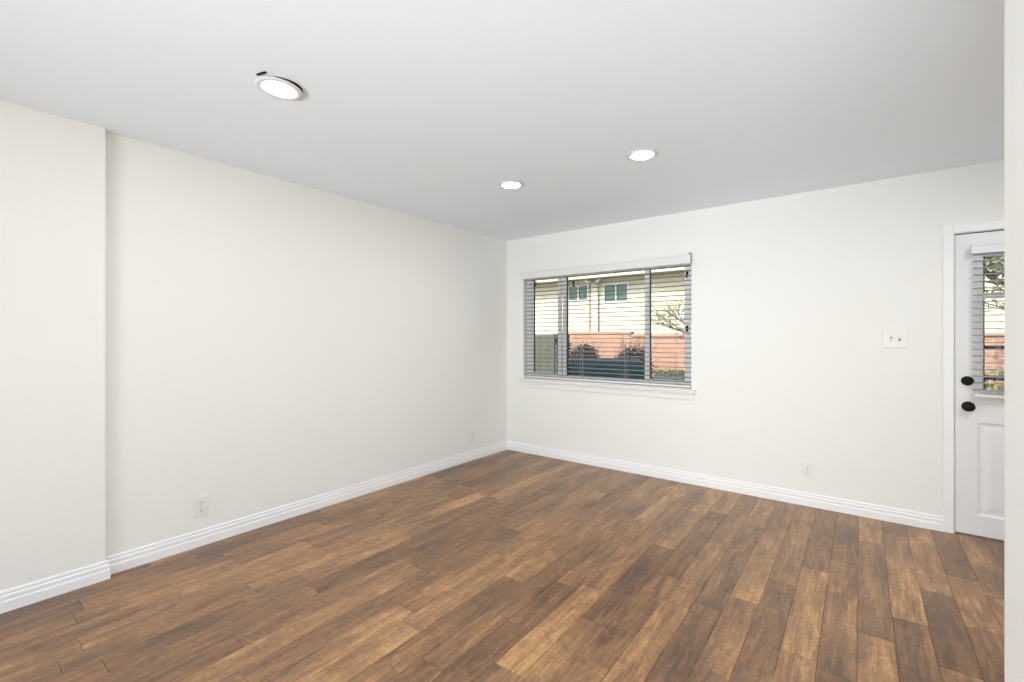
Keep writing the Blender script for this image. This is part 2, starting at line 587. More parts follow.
for r in range(r0, r1 + 1):
    x0, x1 = max(0.0, SEAM0 + r * PW), min(X_RIGHT, SEAM0 + (r + 1) * PW)
    if x1 - x0 < 0.01:
        continue
    js = sorted(jr.get(r, []))
    cuts = []
    for i, y in enumerate(js):
        if not cuts or y - cuts[-1] > 0.25:
            cuts.append(y)
    anchors = [Y_REAR] + cuts + [0.0]
    full = [Y_REAR]
    for a, b in zip(anchors, anchors[1:]):
        y = a + (rng.uniform(0.25, 1.1) if a == Y_REAR else 0)
        if a == Y_REAR and b - y > 0.3:
            full.append(y)
        while b - y > 1.25:
            y += rng.uniform(0.55, 1.15)
            if b - y > 0.3:
                full.append(y)
        full.append(b)
    for a, b in zip(full, full[1:]):
        t = rng.betavariate(2.2, 2.2)
        for y, tt in tr.get(r, []):
            if a <= y <= b:
                t = tt
        t = .52 + (t - .5) * .58
        plank(x0, x1, a, b, (t, rng.random(), rng.random()))
bm2 = bm
me = bpy.data.meshes.new('floor')
n_pl = len(bm2.faces)
vs = [bm2.verts.new(p) for p in ((-0.05, Y_REAR, -0.006), (X_RIGHT, Y_REAR, -0.006), (X_RIGHT, 0.0, -0.006), (-0.05, 0.0, -0.006))]
f = bm2.faces.new(vs)
f.material_index = 1
bm2.normal_update()
for f in bm2.faces:
    if f.normal.z < -0.5:
        f.normal_flip()
bm2.to_mesh(me)
bm2.free()
me.materials.append(M['floor'])
me.materials.append(M['groove'])
tag(link('floor', me), kind='structure')
struct('foundation', box(new(), -0.2, X_RIGHT + 0.2, Y_REAR - 0.15, T, G, -0.03), M['paving'])

# ------------------------------------------------------------------ baseboards
BP = [(0, 0), (.016, 0), (.016, .046), (.0145, .051), (.0095, .053), (.0095, .058), (.0125, .0605), (.0125, .075), (.0105, .078),
      (.0065, .079), (.0065, .083), (.008, .086), (.008, .093), (.005, .099), (0, .1)]
struct('baseboard_left', sweep(new(), [(0.0, -0.001), (0.0, PY)], BP), M['trim'], smooth=False)
struct('baseboard_projection', sweep(new(), [(0.0, PY), (PX, PY), (PX, Y_REAR + 0.01)], BP), M['trim'])
struct('baseboard_back', sweep(new(), [(3.737, 0), (0.0, 0)], BP), M['trim'])
struct('baseboard_right', sweep(new(), [(X_RIGHT, -2.78), (X_RIGHT, 0), (4.785, 0)], BP), M['trim'])
struct('baseboard_partition', sweep(new(), [(X_RIGHT, -3.42), (3.543, -3.42), (3.543, -2.78), (X_RIGHT, -2.78)][::-1], [(-d, z) for d, z in BP]), M['trim'])

# ------------------------------------------------------------------ window
WX0, WX1, WZ0, WZ1 = WIN
win = empty('window_1', ((WX0 + WX1) / 2, 0.09, WZ0))
win['kind'] = 'structure'
def wpart(name, bm, mat, parent=None, **kw):
    bmesh.ops.translate(bm, verts=bm.verts[:], vec=-Vector(win.location))
    o = obj(name, bm, mat, parent or win, **kw)
    return o
def rect_frame(bm, x0, x1, y0, y1, z0, z1, wl, wr, wb, wt):
    box(bm, x0, x0 + wl, y0, y1, z0, z1)
    box(bm, x1 - wr, x1, y0, y1, z0, z1)
    box(bm, x0 + wl, x1 - wr, y0, y1, z0, z0 + wb)
    box(bm, x0 + wl, x1 - wr, y0, y1, z1 - wt, z1)
    return bm
wpart('window_frame', rect_frame(new(), WX0, WX1, 0.075, 0.15, WZ0, WZ1, .042, .042, .030, .035), M['vinyl'], bevel=.002)
SZ0, SZ1 = WZ0 + .030, WZ1 - .035
for x0, x1 in ((WX0 + .042, 0.690), (1.640, WX1 - .042)):
    sash = wpart('sash', rect_frame(new(), x0, x1, .080, .106, SZ0, SZ1, .042, .042, .035, .035), M['vinyl'], bevel=.002)
    wpart('pane', box(new(), x0 + .04, x1 - .04, .092, .096, SZ0 + .033, SZ1 - .033), M['glass'], sash)
    sx = x1 - .041 if x0 > 1 else x0 + .041
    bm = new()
    box(bm, x0 + .0405, x0 + .052, .086, .100, SZ0 + .034, SZ1 - .034)  # dark strip drawn as the shade in the gap beside the stile
    wpart('dark_strip', bm, M['gap_dark'], sash)
fix = wpart('fixed_sash', rect_frame(new(), 0.690, 1.672, .112, .140, SZ0, SZ1, .050, .050, .022, .022), M['vinyl'], bevel=.002)
wpart('pane', box(new(), 0.738, 1.624, .124, .128, SZ0 + .02, SZ1 - .02), M['glass'], fix)
wpart('dark_strip', box(new(), 0.7405, 0.752, .116, .134, SZ0 + .022, SZ1 - .022), M['gap_dark'], fix)  # added strip, the shade of the gap beside the mullion
for x, z, tilt in ((0.352, 1.915, 20), (0.850, 1.885, -12), (2.035, 1.885, 8), (2.035, 1.388, 0)):
    m4 = Matrix.Translation((x, .074, z)) @ Matrix.Rotation(R(tilt), 4, 'Y')
    bm = new()
    box(bm, -.010, .010, -.006, .008, -.028, .028, M4=m4)
    box(bm, -.005, .005, -.014, -.004, -.012, .020, M4=m4)
    wpart('latch', bm, M['black'], bevel=.002)
# sill with horns, and the apron below it
bm = new()
box(bm, 0.205, 2.140, -.034, 0.0, WZ0 - .034, WZ0 - .004)
box(bm, WX0 + .001, WX1 - .001, 0.0, .076, WZ0 - .0, WZ0 + .004)
wpart('sill', bm, M['valance'], bevel=.006)
wpart('apron', box(new(), 0.222, 2.120, -.013, 0.0, WZ0 - .094, WZ0 - .034), M['wall'], bevel=.003)

# ------------------------------------------------------------------ blinds
def slat_mesh(x0, x1, yc, z0, pitch, n, depth=.050, th=.0040, tilt=0.0):
    bm = new()
    K = 6
    for k in range(n):
        z = z0 + k * pitch
        prof = []
        for i in range(K + 1):
            t = -0.5 + i / K
            prof.append((t * depth, .0024 * (1 - 4 * t * t)))
        up = [(a, b + th / 2) for a, b in prof]
        dn = [(a, b - th / 2) for a, b in prof][::-1]
        ring = up + dn
        ct, st = math.cos(tilt), math.sin(tilt)
        ring = [(a * ct - b * st, a * st + b * ct) for a, b in ring]
        A = [bm.verts.new((x0, yc + a, z + b)) for a, b in ring]
        B = [bm.verts.new((x1, yc + a, z + b)) for a, b in ring]
        q = len(ring)
        for i in range(q):
            j = (i + 1) % q
            bm.faces.new((A[i], A[j], B[j], B[i]))
        bm.faces.new(A)
        bm.faces.new(B)
    return bm

def make_blind(name, label, x0, x1, yc, z_bot, z_top, pitch, cords, val_x, val_y, val_z, brackets, tilt=0.0, slat='slat', board='valance'):
    b = tag(empty(name, ((x0 + x1) / 2, yc, z_bot)), label, 'blind')
    def part(nm, bm, mat, **kw):
        bmesh.ops.translate(bm, verts=bm.verts[:], vec=-Vector(b.location))
        return obj(nm, bm, mat, b, **kw)
    # valance: moulded board with short returns
    prof = [(0, val_z[0]), (-.012, val_z[0]), (-.012, val_z[0] + .010), (-.009, val_z[0] + .014), (-.009, val_z[1] - .016),
            (-.012, val_z[1] - .012), (-.012, val_z[1]), (0, val_z[1])]
    bm = new()
    A = [bm.verts.new((val_x[0], val_y + d, z)) for d, z in prof]
    B = [bm.verts.new((val_x[1], val_y + d, z)) for d, z in prof]
    for i in range(len(prof)):
        j = (i + 1) % len(prof)
        bm.faces.new((A[i], A[j], B[j], B[i]))
    bm.faces.new(A); bm.faces.new(B)
    for xa in (val_x[0], val_x[1] - .010):
        box(bm, xa, xa + .010, val_y, val_y + .032, val_z[0] + .001, val_z[1] - .001)
    part('valance', bm, M[board])
    part('headrail', box(new(), x0, x1, yc - .026, yc + .026, z_top - .006, z_top + .040), M['valance'])
    n = int((z_top - .025 - (z_bot + .045)) / pitch) + 1
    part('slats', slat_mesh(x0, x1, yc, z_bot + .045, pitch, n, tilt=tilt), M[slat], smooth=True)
    part('bottom_rail', box(new(), x0, x1, yc - .025, yc + .025, z_bot, z_bot + .018), M['valance'], bevel=.003)
    for cx in cords:
        bm = new()
        for dy in (-.026, .026):
            tube(bm, [(cx, yc + dy, z_bot + .010), (cx, yc + dy, z_top)], .0011, 5)
        tube(bm, [(cx + .012, yc, z_bot + .010), (cx + .012, yc, z_top)], .0010, 5)
        part('ladder_cord', bm, M['cord'])
    for bx, side in brackets:
        bm = new()
        box(bm, bx, bx + .003 * side, val_y - .014, val_y + .034, val_z[0] + .004, val_z[1] + .016)
        box(bm, bx - .018 * side, bx + .003 * side, val_y - .014, val_y - .0125, val_z[1] + .004, val_z[1] + .016)
        part('bracket', bm, M['steel'])
    return b
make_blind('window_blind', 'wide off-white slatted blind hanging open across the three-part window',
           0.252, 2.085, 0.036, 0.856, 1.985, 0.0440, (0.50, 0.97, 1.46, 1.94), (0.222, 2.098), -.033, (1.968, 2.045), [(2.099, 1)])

# ------------------------------------------------------------------ front door
DX0, DX1, DZ1 = 3.800, 4.712, 1.992
door = empty('door_1', ((DX0 + DX1) / 2, 0.03, 0))
door['kind'] = 'structure'
def dpart(name, bm, mat, parent=None, **kw):
    bmesh.ops.translate(bm, verts=bm.verts[:], vec=-Vector(door.location))
    return obj(name, bm, mat, parent or door, **kw)
LX0, LX1, LZ0, LZ1 = 3.925, 4.587, 0.955, 1.845
YF = 0.012                                                  # inner face of the door
PN = [(3.905, 4.235, .141, .750), (4.277, 4.607, .141, .750)]
bm = new()
wall_with_holes(bm, DX0, DX1, 0.010, DZ1, [(LX0, LX1, LZ0, LZ1)] + PN, lambda b, a, c, z0, z1: box(b, a, c, YF, YF + .044, z0, z1))
dpart('door_leaf', bm, M['door'])
for x0, x1, z0, z1 in PN:                                   # moulded raised panels
    bm = new()
    steps = [(0, 0.0), (.010, .007), (.018, .009), (.026, .009), (.060, .003), (.066, .003)]
    prev = None
    for ins, dep in steps:
        ring = [bm.verts.new((x, YF + dep, z)) for x, z in ((x0 + ins, z0 + ins), (x1 - ins, z0 + ins), (x1 - ins, z1 - ins), (x0 + ins, z1 - ins))]
        if prev:
            for i in range(4):
                bm.faces.new((prev[i], prev[(i + 1) % 4], ring[(i + 1) % 4], ring[i]))
        prev = ring
    bm.faces.new(prev)
    dpart('door_panel', bm, M['door'])
bm = new()
rect_frame(bm, LX0 - .020, LX1 + .020, YF - .008, YF + .0, LZ0 - .020, LZ1 + .020, .024, .024, .024, .024)
rect_frame(bm, LX0, LX1, YF, YF + .04, LZ0, LZ1, .008, .008, .008, .008)
lf = dpart('glazing_frame', bm, M['door'], bevel=.002)
dpart('pane', box(new(), LX0 + .004, LX1 - .004, .034, .038, LZ0 + .004, LZ1 - .004), M['glass'], lf)
dpart('muntin', box(new(), LX0 + .004, LX1 - .004, .020, .050, 1.562, 1.598), M['door'], lf)
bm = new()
box(bm, LX0 + .0085, LX0 + .015, .022, .033, LZ0 + .008, LZ1 - .008)  # near-black strips at the left edge and across the glass
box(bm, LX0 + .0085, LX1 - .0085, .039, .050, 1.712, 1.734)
dpart('dark_strip', bm, M['gap_dark'], lf)
def knob_axis(x, z):
    return Matrix.Translation((x, YF, z)) @ Matrix.Rotation(R(90), 4, 'X')   # local z looks to -y
kb = dpart('door_knob', lathe(new(), [(.033, 0), (.033, .004), (.029, .008), (.013, .010), (.011, .024), (.016, .030), (.025, .036), (.028, .044),
           (.027, .052), (.021, .058), (.010, .061), (0, .0615)], knob_axis(3.862, .852)), M['black'], smooth=True)
db = dpart('deadbolt', lathe(new(), [(.031, 0), (.031, .006), (.028, .011), (.018, .013), (.017, .017), (0, .0175)], knob_axis(3.858, 1.021)), M['black'], smooth=True)
bm = new()
box(bm, 3.852, 3.864, YF - .034, YF - .016, 1.004, 1.038)
dpart('thumb_turn', bm, M['black'], db, bevel=.003)
bm = new()
box(bm, DX0 - .0012, DX0 + .0012, YF + .008, YF + .034, .80, .90)
box(bm, DX0 - .0012, DX0 + .0012, YF + .008, YF + .034, .99, 1.05)
dpart('latch_plate', bm, M['black'])
for z in (.25, 1.0, 1.75):
    dpart('hinge', lathe(new(), [(.006, 0), (.006, .09)], Matrix.Translation((DX1 + .004, YF - .004, z)), n=12), M['black'], smooth=True)
# frame: jambs, stop, threshold; casing on the wall face
dc = empty('trim_1', ((DX0 + DX1) / 2, 0.0, 0))
dc['kind'] = 'structure'
def cpart(name, bm, mat, **kw):
    bmesh.ops.translate(bm, verts=bm.verts[:], vec=-Vector(dc.location))
    return obj(name, bm, mat, dc, **kw)
bm = new()
box(bm, DOOR[0], DX0 - .0045, 0.0, T, 0, DOOR[3])
box(bm, DX1 + .0045, DOOR[1], 0.0, T, 0, DOOR[3])
box(bm, DX0 - .0045, DX1 + .0045, 0.0, T, DZ1 + .007, DOOR[3])
cpart('jamb', bm, M['trim'])
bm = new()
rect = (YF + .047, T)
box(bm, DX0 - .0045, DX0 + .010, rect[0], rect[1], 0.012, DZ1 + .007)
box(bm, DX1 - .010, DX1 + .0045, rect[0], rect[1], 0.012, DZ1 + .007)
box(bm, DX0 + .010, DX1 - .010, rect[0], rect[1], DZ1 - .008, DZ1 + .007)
box(bm, DX0, DX1, YF + .004, YF + .047, DZ1 + .0008, DZ1 + .0066)  # dark filler in the top gap, added as its shade
box(bm, DX0 - .0042, DX0 - .0008, YF + .005, YF + .047, 0.012, DZ1)  # the same shade strip down the knob-side gap
cpart('stop_and_gap_shade', bm, M['gap_dark'])
cpart('threshold', box(new(), DX0 - .004, DX1 + .004, 0.0, T + .02, -.002, .006), M['steel'])
bm = new()
CW = .052
box(bm, 3.737, 3.737 + CW, -.014, 0.0, 0, 2.055)
box(bm, 4.775 - CW, 4.775, -.014, 0.0, 0, 2.055)
box(bm, 3.737 + CW, 4.775 - CW, -.014, 0.0, 2.055 - CW, 2.055)
cpart('casing', bm, M['trim'], bevel=.003)
make_blind('door_blind', 'narrow off-white slatted blind hung over the glass of the white door',
           3.880, 4.632, YF - .032, 0.922, 1.872, 0.0440, (3.99, 4.255, 4.52), (3.868, 4.644), YF - .058, (1.850, 1.912), [], slat='door_slat', board='door')

# ------------------------------------------------------------------ downlights
def make_downlight(i, label, drop, tilt_x, tilt_y):
    x, y = LIGHTS[i]
    o = tag(empty('downlight', (x, y, H)), label, 'ceiling light', 'round downlights in the ceiling')
    m4 = Matrix.Translation((0, 0, -drop)) @ Matrix.Rotation(R(tilt_x), 4, 'X') @ Matrix.Rotation(R(tilt_y), 4, 'Y')
    bm = lathe(new(), [(.086, -.001), (.096, 0), (.097, -.003), (.094, -.006), (.086, -.008), (.074, -.0075), (.0665, -.0045), (.0645, -.002), (.0645, -.001)], m4, n=64, cap=False)
    obj('trim_ring', bm, M['led_trim'], o, smooth=True)
    obj('lens', lathe(new(), [(.0648, -.0030), (.05, -.0038), (0, -.0042)], m4, n=64, cap=False), M['led_fill' if i == 4 else 'led'], o, smooth=True)
    obj('back_plate', lathe(new(), [(.0, .012), (.080, .012), (.0875, -.0008)], m4, n=48, cap=False), M['alu'], o, smooth=True)
    hx, hy = HOLE_SHIFT[i]
    obj('housing', lathe(new(), [(HOLE_R[i], .0), (HOLE_R[i], .095), (0, .095)], Matrix.Translation((hx, hy, 0)), n=48, cap=False), M['can'], o, smooth=True)
    for sgn in (-1, 1):
        bm = new()
        box(bm, sgn * .062 - .006, sgn * .062 + .006, -.010, .010, .0, .030, M4=m4)
        box(bm, sgn * .062 - .0015, sgn * .074 + .0015, -.008, .008, .026, .030, M4=m4)
        obj('spring_clip', bm, M['alu'], o)
    if i == 0:                                              # the clip that has slipped out of the hole
        m5 = Matrix.Translation((.047, -.098, -.004)) @ Matrix.Rotation(R(16), 4, 'Z')
        obj('spring_clip', box(new(), -.026, .026, -.0045, .0045, -.002, .004, M4=m5), M['black'], o, bevel=.001)
    return o
make_downlight(0, 'round downlight hanging loose from its ceiling hole, nearest of the row', .008, -2.0, 3.0)
make_downlight(1, 'flush round downlight in the ceiling, right one of the far pair', .002, 0.0, 0.0)
make_downlight(2, 'flush round downlight in the ceiling, nearest the room corner', .002, 0.0, 0.0)
make_downlight(3, 'round downlight in the ceiling over the camera, out of the frame', .002, 0.0, 0.0)
make_downlight(4, 'added fill light in the ceiling before the white door, hidden by the pier', .002, 0.0, 0.0)  # extra lamp, added only to brighten the door end of the room

# ------------------------------------------------------------------ outlets and switch
def place(o, loc, wall):
    o.location = loc
    o.rotation_euler = (0, 0, 0) if wall == 'back' else (0, 0, R(90))   # local -y looks into the room
def rot_local(wall):
    return 0 if wall == 'back' else R(90)
def make_outlet(label, loc, wall, w_, h_):
    o = tag(empty('wall_outlet'), label, 'outlet', 'duplex outlets low on the walls')
    bm = new()
    box(bm, -w_ / 2, w_ / 2, -.006, 0, -h_ / 2, h_ / 2)
    obj('cover_plate', bm, M['plate'], o, bevel=.0025)
    for sgn in (1, -1):
        bm = new()
        zc = sgn * .0215
        # receptacle face: rounded with flat top and bottom
        ring = []
        for k in range(28):
            t = 2 * math.pi * k / 28
            ring.append((.0172 * math.cos(t), max(-.0142, min(.0142, .0172 * math.sin(t)))))
        A = [bm.verts.new((x, -.0062, zc + z)) for x, z in ring]
        B = [bm.verts.new((x, -.0085, zc + z)) for x, z in ring]
        for k in range(28):
            bm.faces.new((A[k], A[(k + 1) % 28], B[(k + 1) % 28], B[k]))
        bm.faces.new(A); bm.faces.new(B)
        rc = obj('receptacle', bm, M['plate'], o)
        bm = new()
        box(bm, -.0078, -.0052, -.0089, -.0080, zc - .001, zc + .0085)
        box(bm, .0052, .0074, -.0089, -.0080, zc + .0, zc + .0078)
        lathe(bm, [(.0028, .0080), (.0028, .0089)], Matrix.Translation((0, 0, zc - .0078)) @ Matrix.Rotation(R(90), 4, 'X'), n=12)
        obj('slots', bm, M['slot'], rc)
    obj('screw', lathe(new(), [(.0032, .0058), (.0030, .0072), (0, .0076)], Matrix.Rotation(R(90), 4, 'X'), n=12), M['steel'], o)
    place(o, loc, wall)
    return o
make_outlet('white outlet low on the left wall, near the wall projection', (0, -3.122, .245), 'left', .078, .124)
make_outlet('white outlet low on the left wall, close to the far corner', (0, -.598, .245), 'left', .076, .120)
make_outlet('white outlet low on the window wall, below the light switch', (2.972, 0, .279), 'back', .084, .118)

sw = tag(empty('light_switch', (3.492, 0, 1.298)), 'white double light switch plate on the wall beside the door', 'switch')
bm = new()
box(bm, -.070, .070, -.006, 0, -.063, .063)
obj('cover_plate', bm, M['plate'], sw, bevel=.003)
for x, tl in ((-.023, 28), (.023, -28)):
    bm = new()
    box(bm, x - .0055, x + .0055, -.0063, -.0055, -.0125, .0125)
    obj('toggle_slot', bm, M['slot'], sw)
    m4 = Matrix.Translation((x, -.006, 0)) @ Matrix.Rotation(R(tl), 4, 'X')
    bm = new()
    box(bm, -.0045, .0045, -.015, .0, -.0045, .0045, M4=m4)
    obj('toggle', bm, M['plate'], sw, bevel=.001)
    for z in (-.030, .030):
        obj('screw', lathe(new(), [(.003, .0058), (.0028, .0070), (0, .0074)], Matrix.Translation((x, 0, z)) @ Matrix.Rotation(R(90), 4, 'X'), n=10), M['plate'], sw)

# ------------------------------------------------------------------ outdoors
bm = new()
box(bm, -60, 60, -40, 80, G - .2, G)
struct('ground', bm, M['paving'])

# neighbouring building
nb = tag(empty('apartment_building', (-2, 17, G)), 'cream two-storey building with overhanging eave behind the brick wall', 'building')
def npart(name, bm, mat, parent=None, **kw):
    bmesh.ops.translate(bm, verts=bm.verts[:], vec=-Vector(nb.location))
    return obj(name, bm, mat, parent or nb, **kw)
NW = [(-9.15, -7.92, 3.22, 4.10), (-7.08, -5.72, 3.06, 4.04), (-1.6, -.2, 3.1, 4.05)]
bm = new()
wall_with_holes(bm, -26, 18, G, 4.32, NW, lambda b, a, c, z0, z1: box(b, a, c, 17.0, 17.3, z0, z1))
npart('wall', bm, M['stucco'])
npart('eave', box(new(), -26.5, 18.5, 16.25, 17.3, 4.30, 4.35), M['eave'])
npart('fascia', box(new(), -26.5, 18.5, 16.18, 16.25, 4.29, 4.68), M['fascia'])
bm = new()
A = [bm.verts.new(p) for p in ((-26.5, 16.1, 4.68), (18.5, 16.1, 4.68), (18.5, 21, 5.25), (-26.5, 21, 5.25))]
B = [bm.verts.new((v.co.x, v.co.y, v.co.z + .06)) for v in A]
bm.faces.new(A); bm.faces.new(B)
for i in range(4):
    bm.faces.new((A[i], A[(i + 1) % 4], B[(i + 1) % 4], B[i]))
npart('roof', bm, M['roofing'])
for x0, x1, z0, z1 in NW:
    bm = rect_frame(new(), x0, x1, 16.97, 17.08, z0, z1, .07, .07, .07, .07)
    mid = (x0 + x1) / 2
    box(bm, mid - .03, mid + .03, 16.98, 17.07, z0 + .07, z1 - .07)
    wf = npart('window', bm, M['white_paint'])
    npart('pane', box(new(), x0 + .06, x1 - .06, 17.04, 17.06, z0 + .06, z1 - .06), M['teal_glass'], wf)
npart('pilaster', box(new(), -7.72, -7.34, 16.86, 17.0, G, 4.30), M['stucco'])
bm = new()
tube(bm, [(-7.80, 16.9, G), (-7.80, 16.9, 3.95), (-7.72, 16.8, 4.1), (-7.6, 16.6, 4.20), (-7.6, 16.4, 4.30)], .05, 8)
npart('downspout', bm, M['eave'], smooth=True)
bm = new()
tube(bm, [(-7.95, 16.55, 4.27), (-7.72, 16.7, 4.12), (-7.52, 16.75, 4.05), (-7.32, 16.7, 4.12), (-7.05, 16.55, 4.27)], .055, 8)
npart('drain_branch', bm, M['white_paint'], smooth=True)

# brick garden wall with its end pier
bw = tag(empty('brick_wall', (1.2, 10.3, G)), 'pinkish brick garden wall in sunlight beyond the window', 'wall')
def bpart(name, bm, mat, **kw):
    bmesh.ops.translate(bm, verts=bm.verts[:], vec=-Vector(bw.location))
    return obj(name, bm, mat, bw, **kw)
bm = new()
box(bm, -5.10, -2.78, 10.2, 10.4, G, 1.44)
box(bm, -2.78, 10.5, 10.2, 10.4, G, 1.34)
bpart('wall_body', bm, M['brick'])
bm = new()
box(bm, -5.15, -2.74, 10.16, 10.44, 1.44, 1.51)
box(bm, -2.74, 10.5, 10.16, 10.44, 1.34, 1.41)
bpart('coping', bm, M['brick'], bevel=.006)
bpart('pier', box(new(), -5.46, -5.15, 10.15, 10.45, G, 1.51), M['twig'])

# board fence on the left, shaded by the house
fn = tag(empty('board_fence', (-1.6, 2.6, G)), 'grey-green board fence behind the left pane of the window', 'fence')
def fpart(name, bm, mat, **kw):
    bmesh.ops.translate(bm, verts=bm.verts[:], vec=-Vector(fn.location))
    return obj(name, bm, mat, fn, **kw)
bm = new()
x = -4.6
while x < -1.08:
    box(bm, x, x + .142, 2.60, 2.62, G + .06, 1.355)
    x += .145
fpart('boards', bm, M['fence'])
bm = new()
for z in (-.2, .5, 1.2):
    box(bm, -4.6, -.94, 2.62, 2.66, z, z + .09)
fpart('rails', bm, M['fence'])
for x in (-4.5, -2.8, -1.03):
    fpart('post', box(new(), x, x + .09, 2.62, 2.71, G, 1.38), M['fence'])

# parked car, seen from behind
def make_car():
    c = tag(empty('car', (-1.42, 5.6, G)), 'dark teal car parked in front of the brick wall', 'car')
    c.rotation_euler = (0, 0, R(23))
    c.scale = (1, 1, .94)
    hw = .93
    # side outline (y forward, z up), lofted across the width with tumblehome
    body = [(-1.95, .42), (-2.02, .60), (-1.98, .86), (-1.88, .93), (-1.1, .96), (.9, .96), (1.75, .84), (2.02, .66), (2.04, .40), (1.6, .26), (-1.6, .26)]
    bm = new()
    secs = []
    for fx, sc in ((-1, .93), (-.93, .985), (0, 1.0), (.93, .985), (1, .93)):
        secs.append([bm.verts.new((fx * hw, y * sc, .6 + (z - .6) * (1 if abs(fx) < .95 else .88))) for y, z in body])
    k = len(body)
    for a, b in zip(secs, secs[1:]):
        for i in range(k):
            bm.faces.new((a[i], a[(i + 1) % k], b[(i + 1) % k], b[i]))
    bm.faces.new(secs[0]); bm.faces.new(secs[-1])
    obj('body', bm, M['car'], c, smooth=True, bevel=.03, seg=3)
    low = [(-1.86, .92), (1.05, .94)]
    top = [(-1.52, 1.375), (.15, 1.385)]
    def ring(w0, pts):
        return [(-w0, pts[0][0], pts[0][1]), (w0, pts[0][0], pts[0][1]), (w0, pts[1][0], pts[1][1]), (-w0, pts[1][0], pts[1][1])]
    bm = new()
    a = [bm.verts.new(p) for p in ring(.88, low)]
    b = [bm.verts.new(p) for p in ring(.77, top)]
    for i in range(4):
        bm.faces.new((a[i], a[(i + 1) % 4], b[(i + 1) % 4], b[i]))
    bm.faces.new(a); bm.faces.new(b)
    obj('cabin_glass', bm, M['car_glass'], c, bevel=.04, seg=3)
    bm = new()
    a = [bm.verts.new(p) for p in ring(.80, [(-1.56, 1.345), (.22, 1.35)])]
    b = [bm.verts.new(p) for p in ring(.74, [(-1.45, 1.405), (.05, 1.415)])]
    for i in range(4):
        bm.faces.new((a[i], a[(i + 1) % 4], b[(i + 1) % 4], b[i]))
    bm.faces.new(a); bm.faces.new(b)
    for sx in (-1, 1):                                      # roof pillars
        for p0, p1 in (((.88, -1.86, .92), (.77, -1.52, 1.36)), ((.88, 1.05, .94), (.77, .17, 1.36)), ((.885, -.4, .94), (.775, -.5, 1.36))):
            tube(bm, [(sx * p0[0], p0[1], p0[2]), (sx * p1[0], p1[1], p1[2])], .035, 6)
    obj('roof', bm, M['car'], c, smooth=True, bevel=.015)
    for sx in (-1, 1):
        for y in (-1.28, 1.30):
            m4 = Matrix.Translation((sx * (hw - .09), y, .31)) @ Matrix.Rotation(R(90 * sx), 4, 'Y')
            t = obj('wheel', lathe(new(), [(.19, -.09), (.29, -.10), (.31, -.07), (.31, .07), (.29, .10), (.19, .09)], m4, n=28, cap=True), M['tire'], c, smooth=True)
            obj('rim', lathe(new(), [(.19, .085), (.18, .097), (.05, .102), (0, .104)], m4, n=20, cap=False), M['rim'], t, smooth=True)
        bm = new()
        box(bm, sx * .62 - .16, sx * .62 + .16, -2.03, -1.90, .66, .84)
        obj('tail_lamp', bm, M['red_lamp'], c, bevel=.02)
        bm = new()
        box(bm, sx * .93 - .08, sx * .93 + .08, .62, .74, .96, 1.08)
        obj('mirror', bm, M['car'], c, bevel=.03)
    obj('bumper', box(new(), -.80, .80, -2.10, -1.95, .30, .50), M['car'], c, bevel=.04, seg=3)
    return c
make_car()

# plants
def leaves(bm, centre, size, count, leaf, rg, flat=1.0, shell=0.45):
    cx, cy, cz = centre
    for _ in range(count):
        while True:
            p = Vector((rg.uniform(-1, 1), rg.uniform(-1, 1), rg.uniform(-1, 1)))
            if shell <= p.length <= 1:
                break
        q = Vector((cx + p.x * size[0], cy + p.y * size[1], cz + p.z * size[2]))
        d = Vector((rg.gauss(0, 1), rg.gauss(0, 1), rg.gauss(0, .8))).normalized()
        u = d.cross(Vector((rg.gauss(0, 1), rg.gauss(0, 1), rg.gauss(0, 1)))).normalized()
        s_ = leaf * rg.uniform(.6, 1.3)
        n = d.cross(u)
        v = [q, q + d * s_ * .5 + u * s_ * .28 + n * s_ * .08, q + d * s_, q + d * s_ * .5 - u * s_ * .28 + n * s_ * .08]
        vv = [bm.verts.new(x) for x in v]
        bm.faces.new((vv[0], vv[1], vv[2]))
        bm.faces.new((vv[0], vv[2], vv[3]))
    return bm

def branch(bm, p, d, length, r, depth, rg, spread=.55, tips=None):
    pts, rad = [p.copy()], [r]
    q, dd = p.copy(), d.copy()
    for i in range(4):
        dd = (dd + Vector((rg.gauss(0, .12), rg.gauss(0, .12), rg.gauss(0, .08) + .02))).normalized()
        q = q + dd * length / 4
        pts.append(q.copy())
        rad.append(r * (1 - .14 * (i + 1)))
        if depth > 0 and i >= 1:
            for _ in range(2 if depth > 1 else 1):
                nd = (dd + Vector((rg.gauss(0, spread), rg.gauss(0, spread), rg.gauss(.1, spread * .6)))).normalized()
                branch(bm, q.copy(), nd, length * rg.uniform(.5, .75), r * .55, depth - 1, rg, spread, tips)
    tube(bm, pts, rad, 5)
    if tips is not None:
        tips.append(q.copy())

def plant(name, label, cat, loc, build, group=None):
    o = tag(empty(name, loc), label, cat, group)
    build(o)
    return o

